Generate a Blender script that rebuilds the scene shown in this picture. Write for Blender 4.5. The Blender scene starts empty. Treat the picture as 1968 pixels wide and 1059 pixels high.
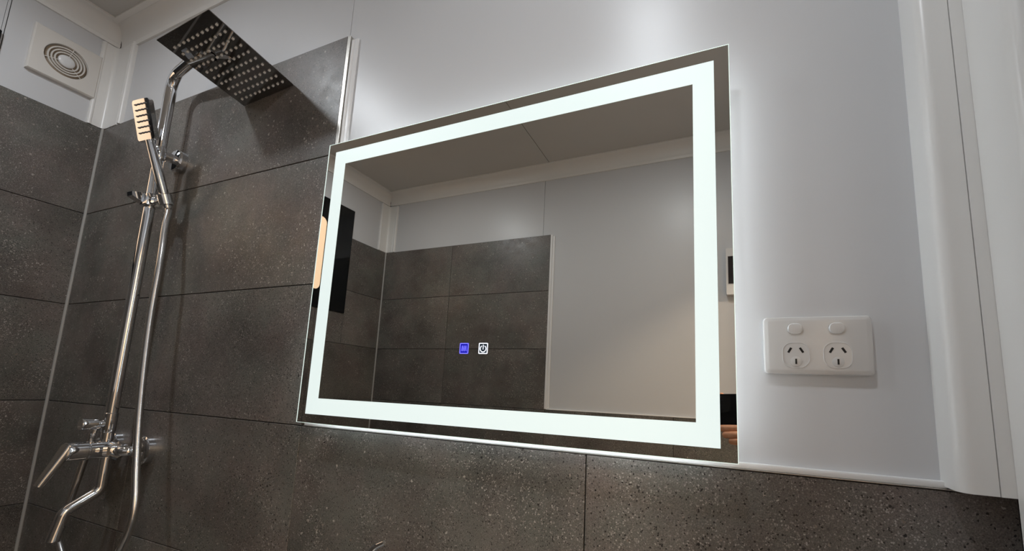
import bpy, bmesh, math, random
from mathutils import Vector, Matrix

# ------------------------------------------------------------------ camera, world, exposure
scene = bpy.context.scene
col = scene.collection
CAM = Vector((0.7919, -0.6273, 1.2913))
YAW, PITCH, ROLL, FPX = -0.3996, 0.1426, 0.042, 808.86
PPX, PPY = 1041.6, 634.8
IW, IH = 1968.0, 1059.0
FWD = Vector((math.sin(YAW) * math.cos(PITCH), math.cos(YAW) * math.cos(PITCH), math.sin(PITCH)))
_r = FWD.cross(Vector((0, 0, 1))).normalized()
_u = _r.cross(FWD)
RGT = math.cos(ROLL) * _r + math.sin(ROLL) * _u
UPV = -math.sin(ROLL) * _r + math.cos(ROLL) * _u
cd = bpy.data.cameras.new('camera')
cd.sensor_fit = 'HORIZONTAL'
cd.sensor_width = 36.0
cd.lens = FPX / IW * 36.0
cd.shift_x = (IW / 2 - PPX) / IW
cd.shift_y = (PPY - IH / 2) / IW
cd.clip_start = 0.004
cam = bpy.data.objects.new('camera', cd)
m3 = Matrix((RGT, UPV, -FWD)).transposed()
cam.matrix_world = Matrix.Translation(CAM) @ m3.to_4x4()
col.objects.link(cam)
scene.camera = cam

w = bpy.data.worlds.new('world')
scene.world = w
w.use_nodes = True
w.node_tree.nodes['Background'].inputs[0].default_value = (0.02, 0.018, 0.016, 1)
w.node_tree.nodes['Background'].inputs[1].default_value = 1.0
scene.view_settings.view_transform = 'Standard'
scene.view_settings.look = 'None'
scene.view_settings.exposure = 0.0
scene.view_settings.gamma = 1.0
scene.view_settings.use_curve_mapping = False

P_DOWN = 4.6        # watts of each ceiling downlight
P_HALL = 12.0  # base watts of the added hallway lamps
E_BAND = 0.86        # radiance of the lit mirror band
E_HALO = 8.5

# ------------------------------------------------------------------ room numbers (metres)
XL, XR = -1.106, 1.084
D = 1.390
ZC = 2.480
ZT, ZH = 2.100, 1.200          # tile heights: shower, half wall
PW, PH = 0.607, 0.300          # tile pitch
PANEL = 0.008                  # wall panels sit behind the tile face
MY = -0.035                    # mirror face

random.seed(4)

# ------------------------------------------------------------------ materials
def mat(name, color, rough=0.5, metal=0.0, **kw):
    m = bpy.data.materials.new(name)
    m.use_nodes = True
    b = m.node_tree.nodes['Principled BSDF']
    b.inputs['Base Color'].default_value = (*color, 1)
    b.inputs['Roughness'].default_value = rough
    b.inputs['Metallic'].default_value = metal
    for k, v in kw.items():
        b.inputs[k].default_value = v
    return m

def emis(name, color, strength, rough=0.4, base=None):
    m = mat(name, base or color, rough)
    b = m.node_tree.nodes['Principled BSDF']
    b.inputs['Emission Color'].default_value = (*color, 1)
    b.inputs['Emission Strength'].default_value = strength
    return m

def noisy(name, c1, c2, scale, rough, r2=None, bump=0.0, bscale=400):
    m = mat(name, c1, rough)
    nt = m.node_tree
    N, L = nt.nodes, nt.links
    b = N['Principled BSDF']
    g = N.new('ShaderNodeNewGeometry')
    n = N.new('ShaderNodeTexNoise')
    n.inputs['Scale'].default_value = scale
    n.inputs['Detail'].default_value = 5
    L.new(g.outputs['Position'], n.inputs['Vector'])
    cr = N.new('ShaderNodeValToRGB')
    cr.color_ramp.elements[0].position, cr.color_ramp.elements[1].position = 0.3, 0.7
    cr.color_ramp.elements[0].color, cr.color_ramp.elements[1].color = (*c1, 1), (*c2, 1)
    L.new(n.outputs['Fac'], cr.inputs['Fac'])
    L.new(cr.outputs['Color'], b.inputs['Base Color'])
    if bump:
        n2 = N.new('ShaderNodeTexNoise')
        n2.inputs['Scale'].default_value = bscale
        L.new(g.outputs['Position'], n2.inputs['Vector'])
        bp = N.new('ShaderNodeBump')
        bp.inputs['Strength'].default_value = bump
        bp.inputs['Distance'].default_value = 0.001
        L.new(n2.outputs['Fac'], bp.inputs['Height'])
        L.new(bp.outputs['Normal'], b.inputs['Normal'])
    return m

def tile_material():
    m = mat('terrazzo_tile', (0.06, 0.055, 0.05), 0.42)
    nt = m.node_tree
    N, L = nt.nodes, nt.links
    b = N['Principled BSDF']
    g = N.new('ShaderNodeNewGeometry')
    oi = N.new('ShaderNodeObjectInfo')
    off = N.new('ShaderNodeVectorMath'); off.operation = 'SCALE'
    off.inputs[0].default_value = (3.1, 5.7, 7.3)
    L.new(oi.outputs['Random'], off.inputs['Scale'])
    add = N.new('ShaderNodeVectorMath'); add.operation = 'ADD'
    L.new(g.outputs['Position'], add.inputs[0]); L.new(off.outputs[0], add.inputs[1])
    P = add.outputs[0]
    def noise(scale, detail=4, rough=0.6):
        n = N.new('ShaderNodeTexNoise')
        n.inputs['Scale'].default_value = scale
        n.inputs['Detail'].default_value = detail
        n.inputs['Roughness'].default_value = rough
        L.new(P, n.inputs['Vector'])
        return n.outputs['Fac']
    def ramp(fac, p0, p1, c0, c1):
        r = N.new('ShaderNodeValToRGB')
        e = r.color_ramp.elements
        e[0].position, e[1].position = p0, p1
        e[0].color, e[1].color = (*c0, 1), (*c1, 1)
        L.new(fac, r.inputs['Fac'])
        return r.outputs['Color']
    def mixc(fac, a, bb):
        x = N.new('ShaderNodeMix'); x.data_type = 'RGBA'
        L.new(fac, x.inputs[0])
        for s, v in ((x.inputs[6], a), (x.inputs[7], bb)):
            if isinstance(v, tuple): s.default_value = (*v, 1)
            else: L.new(v, s)
        return x.outputs[2]
    def math_(op, a, bb=None):
        x = N.new('ShaderNodeMath'); x.operation = op
        for i, v in enumerate((a, bb)):
            if v is None: continue
            if isinstance(v, float): x.inputs[i].default_value = v
            else: L.new(v, x.inputs[i])
        return x.outputs[0]
    base = ramp(noise(4.5, 6), 0.30, 0.70, (0.082, 0.0755, 0.0715), (0.188, 0.177, 0.167))
    hue = ramp(noise(7.0, 3), 0.35, 0.65, (1.06, 0.97, 0.95), (0.95, 1.02, 0.98))
    grain = ramp(noise(650, 3, 0.75), 0.28, 0.74, (0.40, 0.40, 0.40), (1.60, 1.57, 1.53))
    def mult(a, bb):
        mul = N.new('ShaderNodeMix'); mul.data_type = 'RGBA'; mul.blend_type = 'MULTIPLY'
        mul.inputs[0].default_value = 1.0
        L.new(a, mul.inputs[6]); L.new(bb, mul.inputs[7])
        return mul.outputs[2]
    c = mult(mult(base, hue), grain)
    clump = ramp(noise(11, 4), 0.40, 0.60, (0, 0, 0), (1, 1, 1))
    def chips(scale, thresh, size, colr0, colr1, c, use_clump):
        nz = N.new('ShaderNodeTexNoise'); nz.inputs['Scale'].default_value = scale * 1.5
        L.new(P, nz.inputs['Vector'])
        sc = N.new('ShaderNodeVectorMath'); sc.operation = 'SCALE'
        sc.inputs['Scale'].default_value = 1.0 / scale
        L.new(nz.outputs['Color'], sc.inputs[0])
        ad = N.new('ShaderNodeVectorMath'); ad.operation = 'ADD'
        L.new(P, ad.inputs[0]); L.new(sc.outputs[0], ad.inputs[1])
        v = N.new('ShaderNodeTexVoronoi'); v.inputs['Scale'].default_value = scale
        L.new(ad.outputs[0], v.inputs['Vector'])
        sep = N.new('ShaderNodeSeparateColor')
        L.new(v.outputs['Color'], sep.inputs[0])
        pick = math_('GREATER_THAN', sep.outputs[0], thresh)
        rr = math_('MULTIPLY', sep.outputs[1], size)
        near = math_('LESS_THAN', v.outputs['Distance'], rr)
        f = math_('MULTIPLY', pick, near)
        if use_clump:
            f = math_('MULTIPLY', f, clump)
        cc = ramp(sep.outputs[2], 0.1, 0.9, colr0, colr1)
        return mixc(f, c, cc), f
    c, _ = chips(420, 0.55, 0.55, (0.20, 0.18, 0.165), (0.42, 0.39, 0.36), c, True)
    c, _ = chips(650, 0.60, 0.50, (0.20, 0.18, 0.165), (0.36, 0.33, 0.31), c, False)
    c, _ = chips(260, 0.72, 0.50, (0.22, 0.19, 0.17), (0.48, 0.45, 0.41), c, True)
    c, _ = chips(150, 0.93, 0.45, (0.20, 0.16, 0.13), (0.44, 0.41, 0.37), c, False)
    c, f1 = chips(380, 0.78, 0.50, (0.008, 0.007, 0.006), (0.03, 0.025, 0.022), c, False)
    c, f2 = chips(190, 0.90, 0.48, (0.005, 0.005, 0.005), (0.02, 0.017, 0.014), c, True)
    L.new(c, b.inputs['Base Color'])
    rn = ramp(noise(30, 3), 0.3, 0.7, (0.32, 0.32, 0.32), (0.46, 0.46, 0.46))
    L.new(rn, b.inputs['Roughness'])
    bp = N.new('ShaderNodeBump')
    bp.inputs['Strength'].default_value = 0.35
    bp.inputs['Distance'].default_value = 0.0006
    hsum = math_('SUBTRACT', noise(240, 4, 0.7), f2)
    L.new(hsum, bp.inputs['Height'])
    L.new(bp.outputs['Normal'], b.inputs['Normal'])
    return m

M = {}
M['tile'] = tile_material()
M['grout'] = mat('dark_grout', (0.035, 0.033, 0.031), 0.9)
M['panel'] = noisy('white_laminate_panel', (0.635, 0.64, 0.655), (0.65, 0.655, 0.67), 3, 0.365)
M['ceiling'] = noisy('white_ceiling_board', (0.58, 0.57, 0.545), (0.60, 0.59, 0.565), 4, 0.45)
M['joint'] = mat('dark_panel_gap', (0.05, 0.05, 0.05), 0.8)
M['trimwhite'] = noisy('white_plastic_trim', (0.83, 0.82, 0.80), (0.85, 0.84, 0.82), 6, 0.30)
M['edge_trim'] = mat('white_edge_trim', (0.86, 0.86, 0.86), 0.35)
M['metal_trim'] = mat('silver_tile_trim', (0.50, 0.48, 0.44), 0.35, 1.0)
M['silicone'] = mat('grey_silicone', (0.42, 0.41, 0.39), 0.4)
M['chrome'] = mat('chrome', (0.80, 0.81, 0.83), 0.05, 1.0)
M['chrome_soft'] = mat('brushed_hose_chrome', (0.72, 0.71, 0.70), 0.22, 1.0)
M['chrome_dark'] = mat('dark_polished_steel', (0.30, 0.29, 0.285), 0.02, 1.0)
M['nozzle'] = mat('grey_rubber_nozzle', (0.82, 0.80, 0.77), 0.5)
M['nozzle_dark'] = mat('slate_rubber_nozzle', (0.16, 0.15, 0.15), 0.6)
M['mirror'] = mat('silvered_glass', (0.80, 0.785, 0.74), 0.0, 1.0)
M['glass_edge'] = emis('lit_glass_edge', (0.80, 0.93, 0.86), 0.75, 0.2, (0.6, 0.75, 0.7))
M['band'] = emis('frosted_lit_glass', (0.80, 0.915, 0.895), E_BAND, 0.5, (0.3, 0.33, 0.32))
M['halo'] = emis('led_strip', (0.88, 0.95, 1.0), E_HALO, 0.5)
M['alu'] = mat('aluminium_box', (0.7, 0.7, 0.7), 0.4, 1.0)
M['icon_white'] = emis('icon_white_light', (0.80, 0.87, 1.0), 0.95)
M['icon_blue'] = emis('icon_blue_light', (0.16, 0.16, 1.0), 1.0)
M['icon_blue_bg'] = emis('icon_blue_glow', (0.01, 0.01, 0.62), 0.55, 0.3, (0.0, 0.0, 0.1))
M['icon_dark_bg'] = mat('icon_dark_ground', (0.03, 0.05, 0.075), 0.15)
M['plastic'] = mat('white_plastic', (0.66, 0.645, 0.63), 0.18)
M['plastic_bright'] = mat('bright_white_plastic', (0.78, 0.78, 0.78), 0.22)
M['fan'] = mat('cream_fan_plastic', (0.74, 0.71, 0.67), 0.35)
M['fan_dark'] = mat('dusty_fan_gap', (0.30, 0.235, 0.17), 0.8)
M['black'] = mat('black_gap', (0.004, 0.004, 0.004), 0.6)
M['black_gloss'] = mat('black_acrylic', (0.004, 0.005, 0.006), 0.06)
M['pane'] = emis('warm_lit_blind', (1.0, 0.68, 0.42), 0.85, 0.5, (0.7, 0.55, 0.4))
M['screen'] = mat('brown_black_screen', (0.02, 0.014, 0.012), 0.15)
M['phone'] = mat('black_phone_glass', (0.006, 0.006, 0.007), 0.12)
M['bump'] = mat('black_polished_bump', (0.01, 0.01, 0.011), 0.10, 0.0, **{'Coat Weight': 1.0})
M['lens'] = mat('lens_glass', (0.002, 0.002, 0.004), 0.02)
M['skin'] = noisy('skin', (0.62, 0.27, 0.14), (0.72, 0.36, 0.21), 60, 0.45, bump=0.3, bscale=500)
M['sleeve'] = noisy('navy_cotton', (0.02, 0.025, 0.045), (0.03, 0.035, 0.06), 40, 0.9)
M['floor'] = noisy('grey_floor_tile', (0.20, 0.19, 0.18), (0.27, 0.26, 0.25), 5, 0.5)
M['hall_wall'] = mat('warm_white_hall_wall', (0.72, 0.66, 0.58), 0.7)
M['hall_floor'] = noisy('oak_floor', (0.30, 0.19, 0.10), (0.40, 0.26, 0.15), 9, 0.5)
M['ceramic'] = mat('white_ceramic', (0.8, 0.8, 0.79), 0.08)
M['cabinet'] = mat('white_cabinet_lacquer', (0.72, 0.72, 0.72), 0.3)
M['stone'] = noisy('grey_stone_top', (0.30, 0.30, 0.30), (0.40, 0.40, 0.39), 14, 0.3)
M['lamp'] = emis('lamp_diffuser', (1.0, 0.97, 0.92), 18.0)
M['lamp_warm'] = emis('added_lamp_diffuser', (1.0, 0.78, 0.52), 8.0)

# ------------------------------------------------------------------ mesh helpers
class MB:
    def __init__(s):
        s.bm = bmesh.new()
    def box(s, x0, x1, y0, y1, z0, z1, bev=0.0, seg=2):
        bm = s.bm
        vs = [bm.verts.new(p) for p in ((x0, y0, z0), (x1, y0, z0), (x1, y1, z0), (x0, y1, z0),
                                        (x0, y0, z1), (x1, y0, z1), (x1, y1, z1), (x0, y1, z1))]
        fs = [bm.faces.new([vs[i] for i in f]) for f in ((0, 3, 2, 1), (4, 5, 6, 7), (0, 1, 5, 4), (1, 2, 6, 5), (2, 3, 7, 6), (3, 0, 4, 7))]
        if bev:
            es = list({e for f in fs for e in f.edges})
            bmesh.ops.bevel(bm, geom=es, offset=bev, segments=seg, profile=0.5, affect='EDGES')
        return s
    def ring(s, c, ax1, ax2, r, n):
        return [s.bm.verts.new(c + ax1 * (r * math.cos(2 * math.pi * i / n)) + ax2 * (r * math.sin(2 * math.pi * i / n))) for i in range(n)]
    def bridge(s, a, b):
        n = len(a)
        for i in range(n):
            s.bm.faces.new((a[i], a[(i + 1) % n], b[(i + 1) % n], b[i]))
    def tube(s, pts, rad, n=16, cap=True):
        pts = [Vector(p) for p in pts]
        rads = rad if isinstance(rad, (list, tuple)) else [rad] * len(pts)
        prev = None
        t0 = (pts[1] - pts[0]).normalized()
        a = Vector((0, 0, 1)) if abs(t0.z) < 0.9 else Vector((1, 0, 0))
        a = (a - t0 * a.dot(t0)).normalized()
        first = last = None
        for i, p in enumerate(pts):
            if i == 0: t = t0
            elif i == len(pts) - 1: t = (pts[i] - pts[i - 1]).normalized()
            else:
                t = ((pts[i] - pts[i - 1]).normalized() + (pts[i + 1] - pts[i]).normalized())
                t = t.normalized() if t.length > 1e-6 else (pts[i] - pts[i - 1]).normalized()
            a = (a - t * a.dot(t)).normalized()
            b = t.cross(a)
            r = s.ring(p, a, b, rads[i], n)
            if prev: s.bridge(prev, r)
            else: first = r
            prev = r
        if cap:
            s.bm.faces.new(list(reversed(first))); s.bm.faces.new(prev)
        return s
    def lathe(s, origin, axis, prof, n=32):
        # prof: list of (distance along axis, radius)
        origin = Vector(origin); axis = Vector(axis).normalized()
        a = Vector((0, 0, 1)) if abs(axis.z) < 0.9 else Vector((1, 0, 0))
        a = (a - axis * a.dot(axis)).normalized(); b = axis.cross(a)
        prev = first = None
        for d, r in prof:
            rg = s.ring(origin + axis * d, a, b, max(r, 1e-5), n)
            if prev: s.bridge(prev, rg)
            else: first = rg
            prev = rg
        s.bm.faces.new(list(reversed(first))); s.bm.faces.new(prev)
        return s
    def prism(s, pts2, fn, d0, d1):
        # extrude polygon pts2 along fn(u, v, d) -> point
        a = [s.bm.verts.new(fn(u, v, d0)) for u, v in pts2]
        b = [s.bm.verts.new(fn(u, v, d1)) for u, v in pts2]
        n = len(a)
        for i in range(n):
            s.bm.faces.new((a[i], a[(i + 1) % n], b[(i + 1) % n], b[i]))
        s.bm.faces.new(list(reversed(a))); s.bm.faces.new(b)
        return s
    def poly_ring(s, outer, inner, fn, d0, d1):
        # flat ring between two polygons of the same vertex count, extruded
        o0 = [s.bm.verts.new(fn(u, v, d0)) for u, v in outer]; o1 = [s.bm.verts.new(fn(u, v, d1)) for u, v in outer]
        i0 = [s.bm.verts.new(fn(u, v, d0)) for u, v in inner]; i1 = [s.bm.verts.new(fn(u, v, d1)) for u, v in inner]
        s.bridge(o0, o1); s.bridge(i1, i0); s.bridge(o1, i1); s.bridge(i0, o0)
        return s
    def build(s, name, m, parent=None, angle=35):
        bmesh.ops.recalc_face_normals(s.bm, faces=s.bm.faces)
        me = bpy.data.meshes.new(name)
        s.bm.to_mesh(me); s.bm.free()
        me.materials.append(M[m] if isinstance(m, str) else m)
        for p in me.polygons: p.use_smooth = True
        me.set_sharp_from_angle(angle=math.radians(angle))
        o = bpy.data.objects.new(name, me)
        col.objects.link(o)
        if parent:
            o.parent = parent
            o.matrix_parent_inverse = parent.matrix_world.inverted()
        return o

def empty(name, loc=(0, 0, 0)):
    o = bpy.data.objects.new(name, None)
    o.empty_display_size = 0.05
    o.matrix_world = Matrix.Translation(loc)
    col.objects.link(o)
    return o

def tag(o, label, cat, group=None):
    o['label'] = label; o['category'] = cat
    if group: o['group'] = group
    return o

def struct(o, label=None):
    o['kind'] = 'structure'
    if label: o['label'] = label
    return o

def rrect(cx, cy, w, h, r, n=6):
    pts = []
    for sx, sy, a0 in ((1, 1, 0), (-1, 1, 90), (-1, -1, 180), (1, -1, 270)):
        for i in range(n + 1):
            a = math.radians(a0 + 90 * i / n)
            pts.append((cx + sx * (w / 2 - r) + r * math.cos(a), cy + sy * (h / 2 - r) + r * math.sin(a)))
    return pts

def spline(pts, per=8):
    pts = [Vector(p) for p in pts]
    P = [pts[0] * 2 - pts[1]] + pts + [pts[-1] * 2 - pts[-2]]
    out = []
    for i in range(1, len(P) - 2):
        p0, p1, p2, p3 = P[i - 1], P[i], P[i + 1], P[i + 2]
        for k in range(per):
            t = k / per
            out.append(0.5 * ((2 * p1) + (-p0 + p2) * t + (2 * p0 - 5 * p1 + 4 * p2 - p3) * t * t + (-p0 + 3 * p1 - 3 * p2 + p3) * t ** 3))
    out.append(pts[-1])
    return out

def fillet(pts, r, n=8):
    # polyline with rounded corners of radius r
    pts = [Vector(p) for p in pts]
    out = [pts[0]]
    for i in range(1, len(pts) - 1):
        a, b, c = pts[i - 1], pts[i], pts[i + 1]
        u, v = (a - b).normalized(), (c - b).normalized()
        ang = u.angle(v)
        d = min(r / math.tan(ang / 2), (a - b).length * 0.49, (c - b).length * 0.49)
        rr = d * math.tan(ang / 2)
        cen = b + (u + v).normalized() * (rr / math.sin(ang / 2))
        s, e = b + u * d - cen, b + v * d - cen
        full = s.angle(e)
        axis = s.cross(e).normalized()
        for k in range(n + 1):
            out.append(cen + Matrix.Rotation(full * k / n, 3, axis) @ s)
    out.append(pts[-1])
    return out

# ------------------------------------------------------------------ walls with tiles
GAP = 0.0009       # half joint
TT = 0.010         # tile thickness
def cell_tiles(parent, rects, place):
    """rects: (u0,u1,z0,z1); place(u,z,d)->xyz where d is the distance out from the wall face into the room"""
    cache = {}
    for (u0, u1, z0, z1) in rects:
        wv, hv = round(abs(u1 - u0) - 2 * GAP, 4), round(z1 - z0 - 2 * GAP, 4)
        if wv < 0.004 or hv < 0.004: continue
        uc, zc = (u0 + u1) / 2, (z0 + z1) / 2
        key = (wv, hv)
        o0 = Vector(place(uc, zc, 0.0))
        eu = (Vector(place(uc + 1, zc, 0)) - o0); ed = (Vector(place(uc, zc, 1)) - o0)
        if key not in cache:
            b = MB()
            bm = b.bm
            c = 0.0008
            loops = []
            for (k, d) in ((0.0, -TT), (0.0, -c), (c, 0.0)):
                loops.append([bm.verts.new(eu * (sx * (wv / 2 - k)) + Vector((0, 0, sy * (hv / 2 - k))) + ed * d)
                              for sx, sy in ((-1, -1), (1, -1), (1, 1), (-1, 1))])
            b.bridge(loops[0], loops[1]); b.bridge(loops[1], loops[2])
            bm.faces.new(loops[2]); bm.faces.new(list(reversed(loops[0])))
            o = b.build('tile', 'tile', None)
            cache[key] = o.data
        else:
            o = bpy.data.objects.new('tile', cache[key])
            col.objects.link(o)
        o.matrix_world = Matrix.Translation(o0)
        o.parent = parent
        o.matrix_parent_inverse = parent.matrix_world.inverted()

def panel_obj(parent, name, b, m='panel'):
    return b.build(name, m, parent)

# wall_back: carries the mirror (room side is -y)
wb = struct(MB().box(XL - 0.1, XR + 0.1, TT, 0.11, 0, ZC + 0.05).build('wall_back', 'grout'))
rects = []
for r in range(7):
    rects += [(XL, -PW, r * PH, (r + 1) * PH), (-PW, 0, r * PH, (r + 1) * PH)]
for r in range(4):
    rects += [(0, PW, r * PH, (r + 1) * PH), (PW, XR, r * PH, (r + 1) * PH)]
cell_tiles(wb, rects, lambda u, z, d: (u, -d, z))
PG = 0.0009
MB().box(XL, -0.003 - PG, PANEL, TT, ZT, ZC).build('wall_panel', 'panel', wb)
MB().box(-0.003 + PG, XR, PANEL, TT, ZH, ZC).build('wall_panel', 'panel', wb)

# wall_left: carries the window (room side is +x)
WY0, WY1, WZ0, WZ1 = -1.123, -0.243, 1.667, 2.257
b = MB()
b.box(XL - 0.11, XL - TT, -D - 0.1, WY0, 0, ZC + 0.05)
b.box(XL - 0.11, XL - TT, WY1, TT, 0, ZC + 0.05)
b.box(XL - 0.11, XL - TT, WY0, WY1, 0, WZ0)
b.box(XL - 0.11, XL - TT, WY0, WY1, WZ1, ZC + 0.05)
wl = struct(b.build('wall_left', 'grout'))
rects = []
ycuts = [0, -0.338, -0.945, -D]
for r in range(7):
    z0, z1 = r * PH, (r + 1) * PH
    for a, c in zip(ycuts[:-1], ycuts[1:]):
        if z1 <= WZ0 or z0 >= WZ1:
            rects.append((c, a, z0, z1)); continue
        lo, hi = max(c, WY0), min(a, WY1)
        if c < WY0: rects.append((c, min(a, WY0), z0, z1))
        if a > WY1: rects.append((max(c, WY1), a, z0, z1))
        if hi > lo and z0 < WZ0 - 0.01: rects.append((lo, hi, z0, WZ0))
cell_tiles(wl, rects, lambda u, z, d: (XL + d, u, z))
JY = -0.237
MB().box(XL - TT, XL - PANEL, JY + PG, 0, ZT, ZC).build('wall_panel', 'panel', wl)
MB().box(XL - TT, XL - PANEL, WY1, JY - PG, ZT, ZC).build('wall_panel', 'panel', wl)
MB().box(XL - TT, XL - PANEL, WY0, WY1 - PG, WZ1, ZC).build('wall_panel', 'panel', wl)
MB().box(XL - TT, XL - PANEL, -D, WY0, ZT, ZC).build('wall_panel', 'panel', wl)

# wall_front: opposite the mirror, seen in it (room side is +y)
wf = struct(MB().box(XL - 0.1, XR + 0.1, -D - 0.11, -D - TT, 0, ZC + 0.05).build('wall_front', 'grout'))
rects = []
for r in range(7):
    rects += [(XL, -0.612, r * PH, (r + 1) * PH), (-0.612, 0, r * PH, (r + 1) * PH)]
for r in range(4):
    rects += [(0, PW, r * PH, (r + 1) * PH), (PW, XR, r * PH, (r + 1) * PH)]
cell_tiles(wf, rects, lambda u, z, d: (u, -D + d, z))
MB().box(XL, -0.050 - PG, -D - TT, -D - PANEL, ZT, ZC).build('wall_panel', 'panel', wf)
MB().box(-0.050 + PG, XR, -D - TT, -D - PANEL, ZH, ZC).build('wall_panel', 'panel', wf)

# wall_right with the doorway
DY0, DY1, DZ = -1.22, -0.43, 2.04
b = MB()
b.box(XR + TT, XR + 0.11, DY1, TT, 0, ZC + 0.05)
b.box(XR + TT, XR + 0.11, -D - TT, DY0, 0, ZC + 0.05)
b.box(XR + TT, XR + 0.11, DY0, DY1, DZ, ZC + 0.05)
wr = struct(b.build('wall_right', 'grout'))
MB().box(XR, XR + TT, DY1, 0.0, 0, ZC).build('wall_panel', 'panel', wr)
MB().box(XR, XR + TT, -D, DY0, 0, ZC).build('wall_panel', 'panel', wr)
MB().box(XR, XR + TT, DY0, DY1, DZ, ZC).build('wall_panel', 'panel', wr)

# floor and ceiling
fl = struct(MB().box(XL - 0.1, XR + 0.11, -D - 0.1, 0.1, -0.10, -0.010).build('floor', 'grout'))
for i in range(4):
    for j in range(5):
        x0 = XL + i * 0.607; x1 = min(x0 + 0.607, XR + 0.11)
        y1 = -j * 0.3; y0 = max(y1 - 0.3, -D)
        MB().box(x0 + GAP, x1 - GAP, y0 + GAP, y1 - GAP, -0.010, 0.0, 0.0008, 1).build('tile', 'floor', fl)
CJ = -0.010
ce = struct(MB().box(XL - 0.1, XR + 0.1, -D - 0.1, 0.1, ZC + 0.008, ZC + 0.1).build('ceiling', 'joint'))
MB().box(XL - 0.1, CJ - 0.0016, -D, 0.0, ZC, ZC + 0.008).build('ceiling_panel', 'ceiling', ce)
MB().box(CJ + 0.0016, XR + 0.1, -D, 0.0, ZC, ZC + 0.008).build('ceiling_panel', 'ceiling', ce)

# ------------------------------------------------------------------ covings, cornices, trims
def coving_profile(a, c, lip=0.008, t=0.006, n=10):
    """profile in (u along first wall, v along second wall), concave face with a lip at each end"""
    pts = [(0, 0), (a, 0), (a, t), (a - lip, t + 0.002)]
    # concave quarter from (a-lip, ..) to (.., c-lip)
    x1, y1, x2, y2 = a - lip - 0.002, t, t, c - lip - 0.002
    for i in range(n + 1):
        k = i / n
        ang = k * math.pi / 2
        # centre at (x1, y2): concave curve
        pts.append((x1 - (x1 - x2) * math.sin(ang), y2 - (y2 - y1) * math.cos(ang)))
    pts += [(t + 0.002, c - lip), (t, c), (0, c)]
    return pts

tn = [0]
def trim(b, m, label=None):
    tn[0] += 1
    return struct(b.build('trim_%d' % tn[0], m), label)

# vertical covings above the shower tiles (left corners)
vert0 = lambda u, v, d: (u, v, d)
def bead_arc(cu, cv, r, a0, a1, n=6):
    return [(cu + r * math.cos(math.radians(a0 + (a1 - a0) * i / n)), cv + r * math.sin(math.radians(a0 + (a1 - a0) * i / n))) for i in range(n + 1)]
def corner_mould(yw, sgn, wx, wy, who):
    """slim white corner moulding: flat legs on both walls, a bead along each edge, a cove in the angle"""
    t = PANEL + 0.001
    p = [(0, 0), (wx, 0), (wx, t - 0.002)]
    p += bead_arc(wx - 0.006, t - 0.002, 0.006, 0, 180)[1:]
    p += [(wx - 0.020, t - 0.001), (wx - 0.022, t + 0.0005)]
    p += [(t + 0.014 - 0.014 * math.sin(math.radians(k * 15)), t + 0.014 - 0.014 * math.cos(math.radians(k * 15))) for k in range(7)]
    p += bead_arc(t - 0.002, wy - 0.006, 0.005, -90, 90)[1:]
    p += [(t - 0.002, wy), (0, wy)]
    trim(MB().prism(p, lambda u, v, d: (XL - PANEL + u, yw - sgn * PANEL + sgn * v, d), ZT, ZC - 0.080), 'trimwhite', 'white corner moulding above the shower tiles ' + who)
corner_mould(0.0, -1, 0.110, 0.050, 'beside the fan')
corner_mould(-D, 1, 0.073, 0.074, 'opposite the mirror')
# right corner: rounded white batten, narrow filler strip and a board on the right wall
def rounded(x0, x1, y0, y1, corners, r, n=6):
    """rectangle in plan with chosen corners rounded; corners is a set of 'ab' with a in LR (x), b in FB (front = y0)"""
    pts = []
    for key, cx_, cy_, a0 in (('LF', x0, y0, 180), ('RF', x1, y0, 270), ('RB', x1, y1, 0), ('LB', x0, y1, 90)):
        if key in corners:
            ox, oy = (x0 + r if 'L' in key else x1 - r), (y0 + r if 'F' in key else y1 - r)
            for i in range(n + 1):
                a_ = math.radians(a0 + 90 * i / n)
                pts.append((ox + r * math.cos(a_), oy + r * math.sin(a_)))
        else:
            pts.append((cx_, cy_))
    return pts
vert = lambda u, v, d: (u, v, d)
trim(MB().prism(rounded(1.023, 1.0535, -0.036, PANEL, {'LF'}, 0.012), vert, ZH + 0.004, ZC), 'trimwhite', 'rounded white batten beside the power outlet')
trim(MB().prism(rounded(1.0542, XR, -0.037, PANEL, set(), 0.004), vert, ZH + 0.004, ZC), 'trimwhite', 'narrow white filler strip in the corner beside the batten')
trim(MB().prism(rounded(1.066, XR, -0.112, -0.0372, {'LF'}, 0.014), vert, 0, ZC), 'trimwhite', 'tall white board in the corner of the right wall')
trim(MB().prism(coving_profile(0.060, 0.060, 0.011), lambda u, v, d: (XR - u, -D - PANEL + v, d), ZH, ZC), 'trimwhite', 'white corner coving beside the control panel')
# cornices
cp = coving_profile(0.088, 0.048, 0.014)
trim(MB().prism(cp, lambda u, v, d: (d, PANEL - v, ZC - u), XL, XR), 'trimwhite', 'white cornice above the mirror wall')
trim(MB().prism(coving_profile(0.072, 0.055, 0.012), lambda u, v, d: (d, -D - PANEL + v, ZC - u), XL, XR), 'trimwhite', 'white cornice on the wall opposite the mirror')
trim(MB().prism(coving_profile(0.075, 0.045, 0.012), lambda u, v, d: (XL - PANEL + v, d, ZC - u), -D, 0), 'trimwhite', 'white cornice above the window wall')
trim(MB().prism(cp, lambda u, v, d: (XR - v, d, ZC - u), -D, 0), 'trimwhite', 'white cornice above the doorway')
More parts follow.
